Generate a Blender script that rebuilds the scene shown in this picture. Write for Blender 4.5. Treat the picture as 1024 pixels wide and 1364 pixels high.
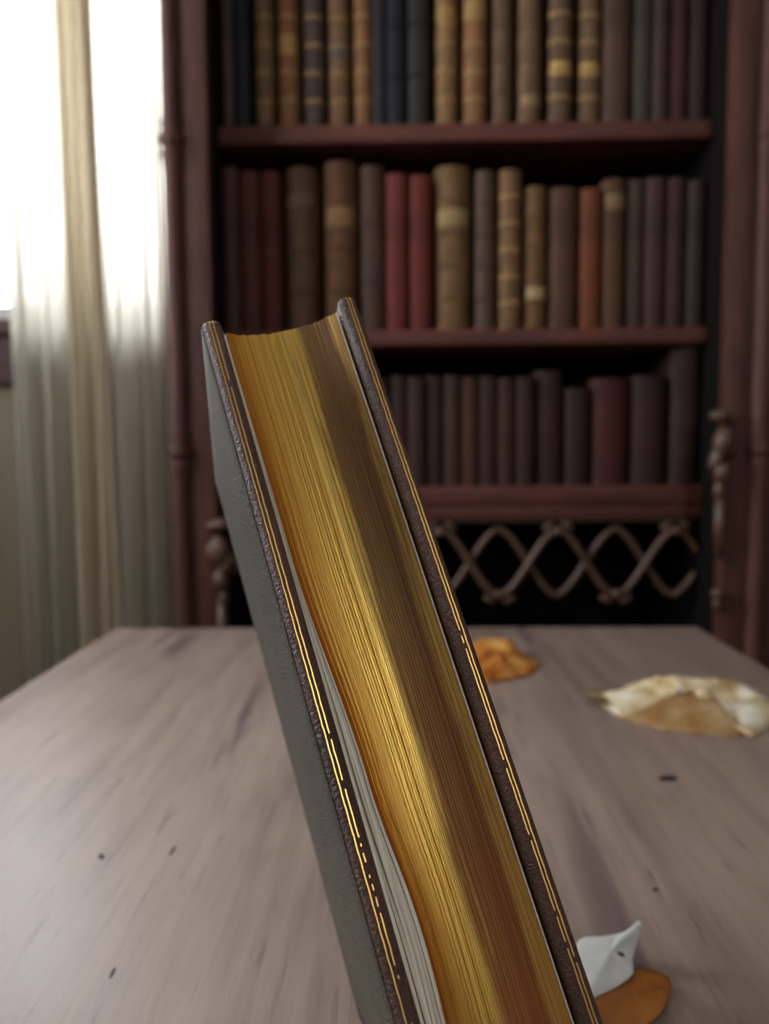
import bpy, bmesh, math, random
from mathutils import Vector, Matrix, noise

random.seed(7)
scene = bpy.context.scene
C = scene.collection
for o in list(bpy.data.objects):
    bpy.data.objects.remove(o, do_unlink=True)

# ------------------------------------------------------------------ camera
FPX, CX, CY = 1025.0, 512.0, 682.0
TABLE_Z = 0.74
# world axes seen in camera space (x right, y down, z forward)
Yc = Vector((530 - CX, 600 - CY, FPX)).normalized()
Xc = Vector((1.0, -0.0070, 0.0)); Xc = (Xc - Yc * Xc.dot(Yc)).normalized()
Zc = Xc.cross(Yc)


def c2w(v):
    """camera-space direction (x right, y down, z forward) to world"""
    v = Vector(v)
    return Vector((v.dot(Xc), v.dot(Yc), v.dot(Zc)))


# pose of the big book, solved from its outlines in the photograph
S = 1.2
BT, BW, BH = 0.045 * S, 0.12 * S, 0.2520
b_org = c2w(Vector((-0.05016238, -0.05063432, 0.21221279)) * S)     # head fore corner, relative to the camera
b_x = c2w((0.93864847, -0.23487088, 0.25253657)).normalized()        # across the thickness
b_d = c2w((0.29968407, 0.91785933, -0.26023779)).normalized()        # head to tail
b_w = b_x.cross(b_d) * 1.0
b_w = c2w((-0.17067077, 0.31995299, 0.93193432)).normalized()        # fore-edge to spine
b_org = b_org - b_d * 0.0030
low = min((b_org + b_x * a + b_d * BH + b_w * b).z for a in (0, BT) for b in (0, BW))
CAM = Vector((0, 0, TABLE_Z - low + 0.0002))
HCAM = CAM.z - TABLE_Z

cam_d = bpy.data.cameras.new('camera')
cam = bpy.data.objects.new('camera', cam_d); C.objects.link(cam)
cam_d.sensor_fit = 'HORIZONTAL'; cam_d.sensor_width = 36.0
cam_d.lens = 36.0 * FPX / 1024.0
cam_d.clip_start = 0.01
r_, d_, f_ = c2w((1, 0, 0)), c2w((0, 1, 0)), c2w((0, 0, 1))
cam.matrix_world = Matrix(((r_.x, -d_.x, -f_.x, CAM.x), (r_.y, -d_.y, -f_.y, CAM.y), (r_.z, -d_.z, -f_.z, CAM.z), (0, 0, 0, 1)))
cam_d.dof.use_dof = True
cam_d.dof.focus_distance = 0.228
cam_d.dof.aperture_fstop = 11.5
cam_d.dof.aperture_blades = 0
scene.camera = cam

scene.view_settings.view_transform = 'Standard'
scene.view_settings.look = 'None'
scene.view_settings.gamma = 1.0
scene.view_settings.use_curve_mapping = False
scene.view_settings.exposure = 0.5

# ------------------------------------------------------------------ overcast daylight
world = bpy.data.worlds.new('overcast_sky'); scene.world = world
world.use_nodes = True
bg = world.node_tree.nodes['Background']
bg.inputs[0].default_value = (0.87, 0.935, 1.0, 1)
bg.inputs[1].default_value = 12.0


def portal(loc, rot, sx, sy):
    l = bpy.data.lights.new('window_portal', 'AREA'); l.shape = 'RECTANGLE'; l.size = sx; l.size_y = sy
    l.cycles.is_portal = True
    o = bpy.data.objects.new('window_portal', l); C.objects.link(o); o.location = loc; o.rotation_euler = rot
    return o


def ray(px, py):
    return c2w((px - CX, py - CY, FPX))


def at_y(px, py, Y):
    d = ray(px, py); return CAM + d * ((Y - CAM.y) / d.y)


def on_z(px, py, z):
    d = ray(px, py); return CAM + d * ((z - CAM.z) / d.z)


# room extents
RX0, RX1, RY0, RY1, RZ = -1.75, 2.1, -2.5, 1.72, 2.85
BY, SY = 1.32, 1.40            # front of the bookcase uprights, front of its shelves
WIN_SILL = at_y(20, 430, RY1).z
WIN = (-1.25, -0.30, WIN_SILL, 2.45)          # window beside the bookcase: x0 x1 z0 z1
RWIN = (0.70, 1.50, 1.80, 2.76)                # window in the wall behind the camera
portal(((WIN[0] + WIN[1]) / 2, RY1 + 0.16, (WIN[2] + WIN[3]) / 2), (math.radians(-90), 0, 0), WIN[1] - WIN[0], WIN[3] - WIN[2])
portal(((RWIN[0] + RWIN[1]) / 2, RY0 - 0.16, (RWIN[2] + RWIN[3]) / 2), (math.radians(90), 0, 0), RWIN[1] - RWIN[0], RWIN[3] - RWIN[2])


LWIN = (-0.05, 1.05, 1.30, 2.70)               # window in the left wall: y0 y1 z0 z1
portal((RX0 - 0.16, (LWIN[0] + LWIN[1]) / 2, (LWIN[2] + LWIN[3]) / 2), (0, math.radians(-90), 0), LWIN[3] - LWIN[2], LWIN[1] - LWIN[0])


# ------------------------------------------------------------------ helpers
def add_box(bm, x0, x1, y0, y1, z0, z1):
    vs = [bm.verts.new(p) for p in ((x0, y0, z0), (x1, y0, z0), (x1, y1, z0), (x0, y1, z0), (x0, y0, z1), (x1, y0, z1), (x1, y1, z1), (x0, y1, z1))]
    for f in ((3, 2, 1, 0), (4, 5, 6, 7), (0, 1, 5, 4), (1, 2, 6, 5), (2, 3, 7, 6), (3, 0, 4, 7)):
        bm.faces.new([vs[i] for i in f])
    return vs


def add_prism(bm, pts, y0, y1):
    """outline in x,z extruded along y"""
    a = [bm.verts.new((x, y0, z)) for x, z in pts]; b = [bm.verts.new((x, y1, z)) for x, z in pts]
    n = len(pts)
    bm.faces.new(a); bm.faces.new(b[::-1])
    for i in range(n):
        bm.faces.new((a[i], b[i], b[(i + 1) % n], a[(i + 1) % n]))


def add_tube(bm, path, rad, n=8, closed=False):
    rings = []
    N = len(path)
    for i, p in enumerate(path):
        p = Vector(p)
        t = (Vector(path[min(i + 1, N - 1)]) - Vector(path[max(i - 1, 0)])).normalized()
        up = Vector((0, 1, 0)) if abs(t.y) < 0.9 else Vector((1, 0, 0))
        a = t.cross(up).normalized(); b = a.cross(t)
        r = rad[i] if isinstance(rad, (list, tuple)) else rad
        rings.append([bm.verts.new(p + a * (r * math.cos(k * math.tau / n)) + b * (r * math.sin(k * math.tau / n))) for k in range(n)])
    for i in range(N - 1):
        for k in range(n):
            bm.faces.new((rings[i][k], rings[i][(k + 1) % n], rings[i + 1][(k + 1) % n], rings[i + 1][k]))
    bm.faces.new(rings[0][::-1]); bm.faces.new(rings[-1])


def add_lathe(bm, prof, cx, cy, n=20):
    rings = []
    for r, z in prof:
        rings.append([bm.verts.new((cx + r * math.cos(k * math.tau / n), cy + r * math.sin(k * math.tau / n), z)) for k in range(n)])
    for i in range(len(prof) - 1):
        for k in range(n):
            bm.faces.new((rings[i][k], rings[i][(k + 1) % n], rings[i + 1][(k + 1) % n], rings[i + 1][k]))
    bm.faces.new(rings[0][::-1]); bm.faces.new(rings[-1])


def add_blob(bm, loc, sc, rot=0.0, sub=2):
    m = Matrix.Translation(loc) @ Matrix.Rotation(rot, 4, 'Y') @ Matrix.Diagonal((*sc, 1))
    bmesh.ops.create_icosphere(bm, subdivisions=sub, radius=1, matrix=m)


def obj(name, bm, mat, parent=None, smooth=False, bevel=0, seg=2):
    bmesh.ops.recalc_face_normals(bm, faces=bm.faces)
    if bevel:
        bmesh.ops.bevel(bm, geom=[e for e in bm.edges if e.calc_face_angle(0) > 0.6], offset=bevel, segments=seg, affect='EDGES', profile=0.5)
    me = bpy.data.meshes.new(name); bm.to_mesh(me); bm.free()
    if smooth:
        for p in me.polygons: p.use_smooth = True
        if smooth != 'all':
            me.set_sharp_from_angle(angle=math.radians(40))
    o = bpy.data.objects.new(name, me); C.objects.link(o)
    if mat: me.materials.append(mat)
    if parent: o.parent = parent
    return o


def box_obj(name, b, mat, parent=None, bevel=0.0, seg=2):
    bm = bmesh.new(); add_box(bm, *b)
    return obj(name, bm, mat, parent, smooth=bool(bevel), bevel=bevel, seg=seg)


def tag(o, label=None, cat=None, group=None, kind=None):
    for k, v in (('label', label), ('category', cat), ('group', group), ('kind', kind)):
        if v: o[k] = v
    return o


def thing(name, loc, label, cat, group=None):
    o = bpy.data.objects.new(name, None); C.objects.link(o); o.location = loc
    o.empty_display_size = 0.05
    return tag(o, label, cat, group)


def srgb(r, g, b):
    f = lambda c: (c / 12.92) if c <= 0.04045 else ((c + 0.055) / 1.055) ** 2.4
    return (f(r / 255), f(g / 255), f(b / 255), 1)


class Mat:
    def __init__(s, name, rough=0.5, metallic=0.0, spec=0.5):
        s.m = bpy.data.materials.new(name); s.m.use_nodes = True
        s.nt = s.m.node_tree; s.n = s.nt.nodes; s.p = s.n['Principled BSDF']
        s.p.inputs['Roughness'].default_value = rough; s.p.inputs['Metallic'].default_value = metallic
        s.p.inputs['Specular IOR Level'].default_value = spec
        s.out = s.n['Material Output']

    def link(s, a, b): s.nt.links.new(a, b)

    def coords(s, scale=(1, 1, 1), kind='Object', rot=(0, 0, 0)):
        t = s.n.new('ShaderNodeTexCoord'); mp = s.n.new('ShaderNodeMapping')
        mp.inputs['Scale'].default_value = scale; mp.inputs['Rotation'].default_value = rot
        s.link(t.outputs[kind], mp.inputs[0]); return mp.outputs[0]

    def noise(s, vec, scale, detail=4, rough=0.55, dist=0.0):
        t = s.n.new('ShaderNodeTexNoise'); t.inputs['Scale'].default_value = scale; t.inputs['Detail'].default_value = detail
        t.inputs['Roughness'].default_value = rough; t.inputs['Distortion'].default_value = dist
        s.link(vec, t.inputs['Vector']); return t.outputs['Fac']

    def ramp(s, fac, stops):
        r = s.n.new('ShaderNodeValToRGB'); e = r.color_ramp.elements
        while len(e) < len(stops): e.new(0.5)
        for k, (p, c) in enumerate(stops):
            e[k].position = p; e[k].color = c if len(c) == 4 else (*c, 1)
        s.link(fac, r.inputs[0]); return r.outputs[0]

    def mix(s, fac, a, b, mode='MIX'):
        m = s.n.new('ShaderNodeMix'); m.data_type = 'RGBA'; m.blend_type = mode
        for v, sock in ((fac, m.inputs[0]), (a, m.inputs[6]), (b, m.inputs[7])):
            if isinstance(v, (int, float, tuple)): sock.default_value = v
            else: s.link(v, sock)
        return m.outputs[2]

    def base(s, c):
        if isinstance(c, tuple): s.p.inputs['Base Color'].default_value = c
        else: s.link(c, s.p.inputs['Base Color'])
        return s

    def bump(s, h, strength=0.3, dist=0.001):
        b = s.n.new('ShaderNodeBump'); b.inputs['Strength'].default_value = strength; b.inputs['Distance'].default_value = dist
        s.link(h, b.inputs['Height'])
        if s.p.inputs['Normal'].links: s.link(s.p.inputs['Normal'].links[0].from_socket, b.inputs['Normal'])
        s.link(b.outputs[0], s.p.inputs['Normal']); return s

    def rough(s, v): s.link(v, s.p.inputs['Roughness']); return s

    def translucent(s, fac, col):
        t = s.n.new('ShaderNodeBsdfTranslucent'); mx = s.n.new('ShaderNodeMixShader'); mx.inputs[0].default_value = fac
        if isinstance(col, tuple): t.inputs[0].default_value = col
        else: s.link(col, t.inputs[0])
        s.link(s.p.outputs[0], mx.inputs[1]); s.link(t.outputs[0], mx.inputs[2]); s.link(mx.outputs[0], s.out.inputs[0]); return s


def wood(name, dark, light, scale=(1, 1, 1), rough=0.4, grain=30, bump=0.15, spec=0.5):
    m = Mat(name, rough, spec=spec); v = m.coords(scale)
    a = m.noise(v, grain, 6, 0.6, 0.4); b = m.noise(v, grain * 0.25, 3)
    col = m.ramp(m.mix(0.4, a, b), [(0.3, dark), (0.7, light)])
    m.base(col); m.bump(a, bump, 0.0005)
    return m.m


def plain(name, col, rough=0.6, var=0.12, scale=20, bump=0.0, metallic=0.0, spec=0.5):
    m = Mat(name, rough, metallic, spec); v = m.coords()
    n = m.noise(v, scale, 4)
    m.base(m.mix(n, tuple(c * (1 - var) for c in col[:3]) + (1,), tuple(min(1, c * (1 + var)) for c in col[:3]) + (1,)))
    if bump: m.bump(n, bump, 0.001)
    return m.m


def leather(name, col, col2=None, rough=0.55, scale=260, spec=0.5, bump=0.35, bd=0.0006):
    m = Mat(name, rough, spec=spec); v = m.coords()
    col2 = col2 or tuple(c * 0.55 for c in col[:3]) + (1,)
    w = m.noise(v, 14, 5, 0.6); g = m.noise(v, scale, 3, 0.6)
    m.base(m.mix(m.ramp(w, [(0.35, (0, 0, 0)), (0.7, (1, 1, 1))]), col2, col))
    m.bump(g, bump, bd)
    return m.m


# ------------------------------------------------------------------ materials of the setting
M_wall = plain('cream_plaster', srgb(160, 146, 122), 0.9, 0.05, 6, 0.05)
M_walldark = plain('brown_wallpaper', srgb(104, 84, 64), 0.9, 0.08, 6, 0.05)
M_ceil = plain('white_plaster', srgb(225, 220, 210), 0.9, 0.03)
M_floor = wood('floor_oak', srgb(72, 46, 30), srgb(120, 80, 52), (1, 6, 1), 0.35, 10)
M_mahog = wood('mahogany', srgb(56, 31, 26), srgb(98, 58, 46), (8, 8, 1), 0.6, 12, spec=0.3)
M_mahogh = wood('mahogany_shelf', srgb(66, 34, 28), srgb(108, 58, 46), (1, 8, 8), 0.6, 12, spec=0.3)
M_carve = wood('carved_walnut', srgb(60, 40, 30), srgb(98, 68, 50), (4, 4, 2), 0.45, 16)
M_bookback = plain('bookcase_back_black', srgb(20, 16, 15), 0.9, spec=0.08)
M_sillwood = wood('dark_sill_wood', srgb(60, 36, 30), srgb(92, 56, 44), (1, 6, 6), 0.5, 12)
M_winwhite = plain('white_window_paint', srgb(225, 225, 220), 0.5, 0.03)


def glass_mat():
    m = Mat('window_glass'); n = m.n
    t = n.new('ShaderNodeBsdfTransparent'); g = n.new('ShaderNodeBsdfGlossy'); g.inputs['Roughness'].default_value = 0.02
    f = n.new('ShaderNodeFresnel'); f.inputs[0].default_value = 1.3
    mx = n.new('ShaderNodeMixShader'); m.link(f.outputs[0], mx.inputs[0]); m.link(t.outputs[0], mx.inputs[1]); m.link(g.outputs[0], mx.inputs[2])
    m.link(mx.outputs[0], m.out.inputs[0]); return m.m


M_glass = glass_mat()


def cloth_mat(name, col, tcol, fac, see=0.0):
    m = Mat(name, 0.95, spec=0.1); v = m.coords((1, 1, 0.02)); n = m.noise(v, 160, 3)
    m.base(m.mix(n, tuple(c * 0.92 for c in col[:3]) + (1,), col)); m.translucent(fac, tcol)
    if see:   # open weave lets some light straight through
        tr = m.n.new('ShaderNodeBsdfTransparent'); mx = m.n.new('ShaderNodeMixShader'); mx.inputs[0].default_value = see
        m.link(m.out.inputs[0].links[0].from_socket, mx.inputs[1]); m.link(tr.outputs[0], mx.inputs[2]); m.link(mx.outputs[0], m.out.inputs[0])
    return m.m


M_sheer = cloth_mat('sheer_white_cloth', srgb(190, 182, 168), srgb(250, 246, 238), 0.62, 0.10)
M_drape = cloth_mat('cream_drape_cloth', srgb(200, 188, 166), srgb(250, 243, 228), 0.62, 0.16)

# ------------------------------------------------------------------ room
tag(box_obj('floor', (RX0, RX1, RY0, RY1, -0.1, 0), M_floor), 'brown oak floor of the room', None, None, 'structure')
tag(box_obj('ceiling', (RX0, RX1, RY0, RY1, RZ, RZ + 0.1), M_ceil), 'white plaster ceiling', None, None, 'structure')
bm = bmesh.new()
add_box(bm, RX0 - 0.2, RX0, RY0 - 0.2, LWIN[0], -0.1, RZ + 0.1); add_box(bm, RX0 - 0.2, RX0, LWIN[1], RY1 + 0.2, -0.1, RZ + 0.1)
add_box(bm, RX0 - 0.2, RX0, LWIN[0], LWIN[1], -0.1, LWIN[2]); add_box(bm, RX0 - 0.2, RX0, LWIN[0], LWIN[1], LWIN[3], RZ + 0.1)
tag(obj('wall_left', bm, M_walldark), 'brown left wall with a window', None, None, 'structure')
tag(box_obj('wall_right', (RX1, RX1 + 0.2, RY0 - 0.2, RY1 + 0.2, -0.1, RZ + 0.1), M_walldark), 'brown right wall', None, None, 'structure')


def holed_wall(name, y0, y1, w, mat, label):
    bm = bmesh.new()
    add_box(bm, RX0, w[0], y0, y1, -0.1, RZ + 0.1); add_box(bm, w[1], RX1, y0, y1, -0.1, RZ + 0.1)
    add_box(bm, w[0], w[1], y0, y1, -0.1, w[2]); add_box(bm, w[0], w[1], y0, y1, w[3], RZ + 0.1)
    return tag(obj(name, bm, mat), label, None, None, 'structure')


holed_wall('wall_back', RY1, RY1 + 0.2, WIN, M_wall, 'tan wall below the window beside the bookcase')
holed_wall('wall_front', RY0 - 0.2, RY0, RWIN, M_walldark, 'brown wall behind the viewer')


def window(name, w, yc, inward, label):
    bm = bmesh.new(); f = 0.05
    add_box(bm, w[0], w[0] + f, yc - .03, yc + .03, w[2], w[3]); add_box(bm, w[1] - f, w[1], yc - .03, yc + .03, w[2], w[3])
    add_box(bm, w[0], w[1], yc - .03, yc + .03, w[2], w[2] + f); add_box(bm, w[0], w[1], yc - .03, yc + .03, w[3] - f, w[3])
    cx = (w[0] + w[1]) / 2
    add_box(bm, cx - .03, cx + .03, yc - .03, yc + .03, w[2], w[3])
    o = tag(obj(name, bm, M_winwhite), label, None, None, 'structure')
    for a, b in ((w[0] + f, cx - .03), (cx + .03, w[1] - f)):
        box_obj('pane', (a, b, yc - .002, yc + .002, w[2] + f, w[3] - f), M_glass, o)
    return o


w1 = window('window_1', WIN, RY1 + 0.10, -1, 'bright window behind the curtains')
window('window_2', RWIN, RY0 - 0.10, 1, 'window behind the viewer')
bm = bmesh.new(); xw = RX0 - .10; f = .05; q = (LWIN[0] + LWIN[1]) / 2
for a, b, c, d in ((LWIN[0], LWIN[0] + f, LWIN[2], LWIN[3]), (LWIN[1] - f, LWIN[1], LWIN[2], LWIN[3]), (LWIN[0], LWIN[1], LWIN[2], LWIN[2] + f), (LWIN[0], LWIN[1], LWIN[3] - f, LWIN[3]), (q - .03, q + .03, LWIN[2], LWIN[3])):
    add_box(bm, xw - .03, xw + .03, a, b, c, d)
w3 = tag(obj('window_3', bm, M_winwhite), 'window in the left wall', None, None, 'structure')
for a, b in ((LWIN[0] + f, q - .03), (q + .03, LWIN[1] - f)):
    box_obj('pane', (xw - .002, xw + .002, a, b, LWIN[2] + f, LWIN[3] - f), M_glass, w3)
zs = WIN[2]; zb = at_y(10, 512, RY1 - .03).z
bm = bmesh.new(); add_box(bm, WIN[0] - .08, WIN[1] + .02, RY1 - .035, RY1 + 0.1, zs - .03, zs + .004); add_box(bm, WIN[0] - .05, WIN[1] + .0, RY1 - .02, RY1 - .001, zb, zs - .03)
tag(obj('trim_1', bm, M_sillwood, bevel=.004), 'dark wooden window sill and apron', None, None, 'structure')
tag(box_obj('baseboard_back', (RX0, RX1, RY1 - .015, RY1 - .0005, 0.0, 0.12), M_sillwood), 'dark baseboard', None, None, 'structure')


# ------------------------------------------------------------------ curtains
def curtain(name, x0, x1, yc, z0, z1, nf, amp, mat, label, seed, taper=1.0, drift=0.0, lean=0.0):
    rnd = random.Random(seed); nx, nz = nf * 14, 40
    ph = [rnd.uniform(-.9, .9) for _ in range(nf + 2)]; am = [rnd.uniform(.5, 1.25) for _ in range(nf + 2)]
    bm = bmesh.new(); g = []
    xm = (x0 + x1) / 2
    for j in range(nz + 1):
        v = j / nz; z = z0 + (z1 - z0) * v; row = []
        k = 1 + (taper - 1) * v
        for i in range(nx + 1):
            u = i / nx; t = u * nf; q = int(min(t, nf - 1e-6)); fr = t - q
            a = am[q] * (1 - fr) + am[q + 1] * fr; p_ = ph[q] * (1 - fr) + ph[q + 1] * fr
            y = yc + amp * a * math.sin(math.tau * t + p_ + .35 * math.sin(3 * v + q)) * (0.75 + .25 * (1 - v))
            x = xm + (x0 - xm + (x1 - x0) * u) * k + drift * v + .35 * amp * math.sin(math.tau * t * 2 + p_) + .006 * math.sin(5 * v + 2 * t)
            row.append(bm.verts.new((x, y, z)))
        g.append(row)
    for j in range(nz):
        for i in range(nx):
            bm.faces.new((g[j][i], g[j][i + 1], g[j + 1][i + 1], g[j + 1][i]))
    root = thing(name, (xm, yc, z0), *label)
    o = obj('cloth', bm, mat, None, smooth='all')
    md = o.modifiers.new('thick', 'SOLIDIFY'); md.thickness = 0.0012
    o.parent = root; o.matrix_parent_inverse = Matrix.Translation((-xm, -yc, -z0))
    n = max(3, nf)
    for i in range(n):
        bm = bmesh.new()
        xx = xm + ((i + .5) / n - .5) * (x1 - x0) * taper + drift
        pts = [(xx, yc + .022 * math.cos(a), z1 + .016 + .022 * math.sin(a)) for a in [math.tau * q / 14 for q in range(15)]]
        add_tube(bm, pts, .0025, 6)
        o2 = obj('ring', bm, M_brass, None, smooth='all'); o2.parent = root; o2.matrix_parent_inverse = Matrix.Translation((-xm, -yc, -z0))
    return root


M_brass = plain('brass', srgb(170, 130, 60), 0.35, 0.1, metallic=1.0)
CYY = 1.58
xa = at_y(22, 600, CYY).x; xb = at_y(236, 600, CYY).x
ZTOP = 2.52
curtain('sheer_curtain', xa, xb, CYY, 0.03, ZTOP, 7, 0.022, M_sheer,
        ('white sheer curtain hanging in front of the bright window', 'curtain'), 3)
dx0 = at_y(98, 700, CYY - .075).x; dx1 = at_y(165, 700, CYY - .075).x
curtain('curtain_drape', dx0, dx1, CYY - .085, 0.03, ZTOP, 4, 0.016, M_drape,
        ('narrow gathered cream drape hanging before the sheer curtain', 'curtain'), 11, taper=0.6, drift=-.006)
rod = thing('curtain_rod', (-.75, CYY, ZTOP + .03), 'dark curtain rod above the window', 'curtain rod')
for yy in (CYY, CYY - .085):
    bm = bmesh.new(); add_tube(bm, [(-1.35, yy, ZTOP + .016), (-.3, yy, ZTOP + .016)], .012, 12)
    o = obj('rod', bm, M_sillwood, None, smooth=True); o.parent = rod; o.matrix_parent_inverse = Matrix.Translation((.75, -CYY, -ZTOP - .03))
for xx in (-1.3, -.35):
    bm = bmesh.new(); add_box(bm, xx - .012, xx + .012, CYY - .1, RY1, ZTOP + .005, ZTOP + .027)
    o = obj('bracket', bm, M_sillwood, None); o.parent = rod; o.matrix_parent_inverse = Matrix.Translation((.75, -CYY, -ZTOP - .03))

# ------------------------------------------------------------------ bookcase
bc_c = at_y(630, 600, BY).x
XL = at_y(293, 300, SY).x; XR = at_y(973, 300, BY).x
XLO = at_y(219, 300, BY).x; XRO = XR + 0.16
BACK = RY1 - 0.03
zsh = [(at_y(630, t, SY).z, at_y(630, b, SY).z) for t, b in ((-112, -90), (163, 188), (438, 460), (648, 673))]
ZT = zsh[0][0] + 0.02
bookcase = thing('bookcase', (bc_c, BY, 0), 'tall dark mahogany bookcase with carved uprights beside the curtained window', 'bookcase')


def bpart(name, bm_or_o, mat=None, parent=None, **k):
    o = obj(name, bm_or_o, mat, None, **k) if mat else bm_or_o
    p = parent or bookcase
    o.parent = p
    o.matrix_parent_inverse = Matrix.Translation((-bc_c, -BY, 0)) if p is bookcase else Matrix.Identity(4)
    return o


def bbox(name, b, mat, parent=None, bevel=.002):
    bm = bmesh.new(); add_box(bm, *b); return bpart(name, bm, mat, parent, bevel=bevel, smooth=True)


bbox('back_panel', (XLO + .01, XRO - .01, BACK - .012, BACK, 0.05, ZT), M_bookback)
for s, xi, xo in ((-1, XL, XLO), (1, XR, XRO)):
    a, b = min(xi, xo), max(xi, xo)
    # side panel, then face upright with a step and a turned half column
    bbox('side_panel', (xi - .0 if s > 0 else xi - .022, xi + .022 if s > 0 else xi, BY + .032, BACK - .012, 0.0, ZT), M_bookback)  # near-black colour stands in for the shadow on the inner sides
    w = abs(xo - xi)
    bi = xi + s * .038
    bbox('upright', (min(xi, bi), max(xi, bi), BY, BY + .03, 0.0, ZT), M_mahog)
    bbox('pilaster', (min(bi, xo), max(bi, xo), BY + .004, BACK, 0.0, ZT), M_mahog)
    cx = bi + s * abs(XLO - XL) * .29; r = abs(XLO - XL) * .25
    zr = at_y(220, 187, BY).z; zc = at_y(960, 600, BY).z
    prof = [(r * 1.1, .02), (r * 1.1, .10), (r * .8, .11)]
    for zz in (.45, zc, zr):
        prof += [(r * .82, zz - .05), (r * .9, zz - .03), (r * 1.02, zz - .022), (r * .86, zz - .012), (r * 1.12, zz - .002), (r * 1.12, zz + .006), (r * .86, zz + .016), (r * .98, zz + .026), (r * .84, zz + .04)]
    prof += [(r * .76, ZT - .12), (r * .9, ZT - .1), (r * 1.1, ZT - .08), (r * 1.1, ZT - .01)]
    bm = bmesh.new(); add_lathe(bm, prof, cx, BY + .004, 24)
    bpart('turned_column', bm, M_mahog, smooth=True)
    # reeds up the column
    # carved corbel with scroll, leaf lobes and drop
    xc = xi + s * .004 - s * 0.012
    dpy = 0 if s > 0 else 140
    z0, z1 = at_y(965, 662 + dpy, BY).z, at_y(965, 545 + dpy, BY).z; hh = z1 - z0; yb = BY - .012
    bm = bmesh.new()
    add_blob(bm, (xc - s * .004, yb, z1 - .012), (.020, .016, .012)); add_blob(bm, (xc + s * .012, yb + .002, z1 - .016), (.012, .012, .010))
    add_blob(bm, (xc, yb, z1 - hh * .38), (.017, .018, .03), .15 * s); add_blob(bm, (xc + s * .012, yb + .004, z1 - hh * .42), (.012, .012, .022), -.3)
    add_blob(bm, (xc - s * .009, yb + .002, z1 - hh * .55), (.012, .014, .026), .3); add_blob(bm, (xc, yb, z1 - hh * .72), (.015, .015, .022))
    add_blob(bm, (xc - s * .004, yb + .002, z1 - hh * .92), (.009, .011, .018))
    bpart('carved_corbel', bm, M_carve, smooth='all')
    zd = at_y(965, 742 + dpy, BY).z; zk = at_y(965, 790 + dpy, BY).z
    bm = bmesh.new(); add_tube(bm, [(xc, yb + .006, z0 + .01), (xc, yb + .004, (z0 + zd) / 2), (xc, yb + .006, zd)], [.008, .010, .006], 10)
    bpart('carved_drop', bm, M_carve, smooth='all')
    bm = bmesh.new(); add_blob(bm, (xc, yb + .004, zk), (.012, .012, .012)); add_blob(bm, (xc, yb + .006, zk - .018), (.008, .009, .012))
    bpart('carved_boss', bm, M_carve, smooth='all')
for zt, zb_ in zsh:
    bm = bmesh.new(); add_box(bm, XL, XR, SY, BACK - .012, zb_, zt)
    bpart('shelf', bm, M_mahogh, bevel=.004, seg=3, smooth=True)
bm = bmesh.new(); add_box(bm, XLO - .02, XRO + .02, BY - .03, BACK, ZT, ZT + .05); add_box(bm, XLO - .045, XRO + .045, BY - .055, BACK, ZT + .05, ZT + .09)
bpart('cornice', bm, M_mahogh, bevel=.008, seg=3, smooth=True)
# lower section: a frieze rail, an openwork lattice and the plinth
zl1 = at_y(630, 692, SY).z; zl0 = at_y(630, 846, SY).z
bbox('rail', (XL, XR, SY + .004, SY + .03, zl1, zsh[3][1]), M_mahogh)
bbox('rail', (XL, XR, SY - .01, SY + .03, zl0 - .05, zl0), M_mahogh)
bbox('plinth', (XL, XR, BY + .02, BACK - .012, 0.0, .10), M_mahogh)
xm_ = (XL + XR) / 2
for a, b in ((XL, xm_ - .002), (xm_ + .002, XR)):
    bm = bmesh.new(); z0, z1 = .105, zl0 - .055; f = .06
    add_box(bm, a, a + f, SY, SY + .025, z0, z1); add_box(bm, b - f, b, SY, SY + .025, z0, z1)
    add_box(bm, a + f, b - f, SY, SY + .025, z0, z0 + f); add_box(bm, a + f, b - f, SY, SY + .025, z1 - f, z1)
    d = bpart('cupboard_door', bm, M_mahog, bevel=.003, smooth=True)
    bm = bmesh.new(); add_box(bm, a + f, b - f, SY + .01, SY + .02, z0 + f, z1 - f); p = obj('door_panel', bm, M_mahogh, d)
    bm = bmesh.new(); add_blob(bm, ((b - .03) if a == XL else (a + .03), SY - .012, (z0 + z1) / 2), (.012, .014, .012)); obj('knob', bm, M_brass, d, smooth='all')
# lattice: two counter-running waves with leaf knots where they cross
per = at_y(745, 710, SY).x - at_y(588, 710, SY).x
x_pk = at_y(745, 710, SY).x
zA, zB = at_y(700, 706, SY).z, at_y(700, 796, SY).z
zmid, am = (zA + zB) / 2, (zA - zB) / 2


def saw(t):  # pointed wave, -1..1
    return   .72 * math.cos(t) + .28 * (math.asin(math.cos(t)) * 2 / math.pi)


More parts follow.
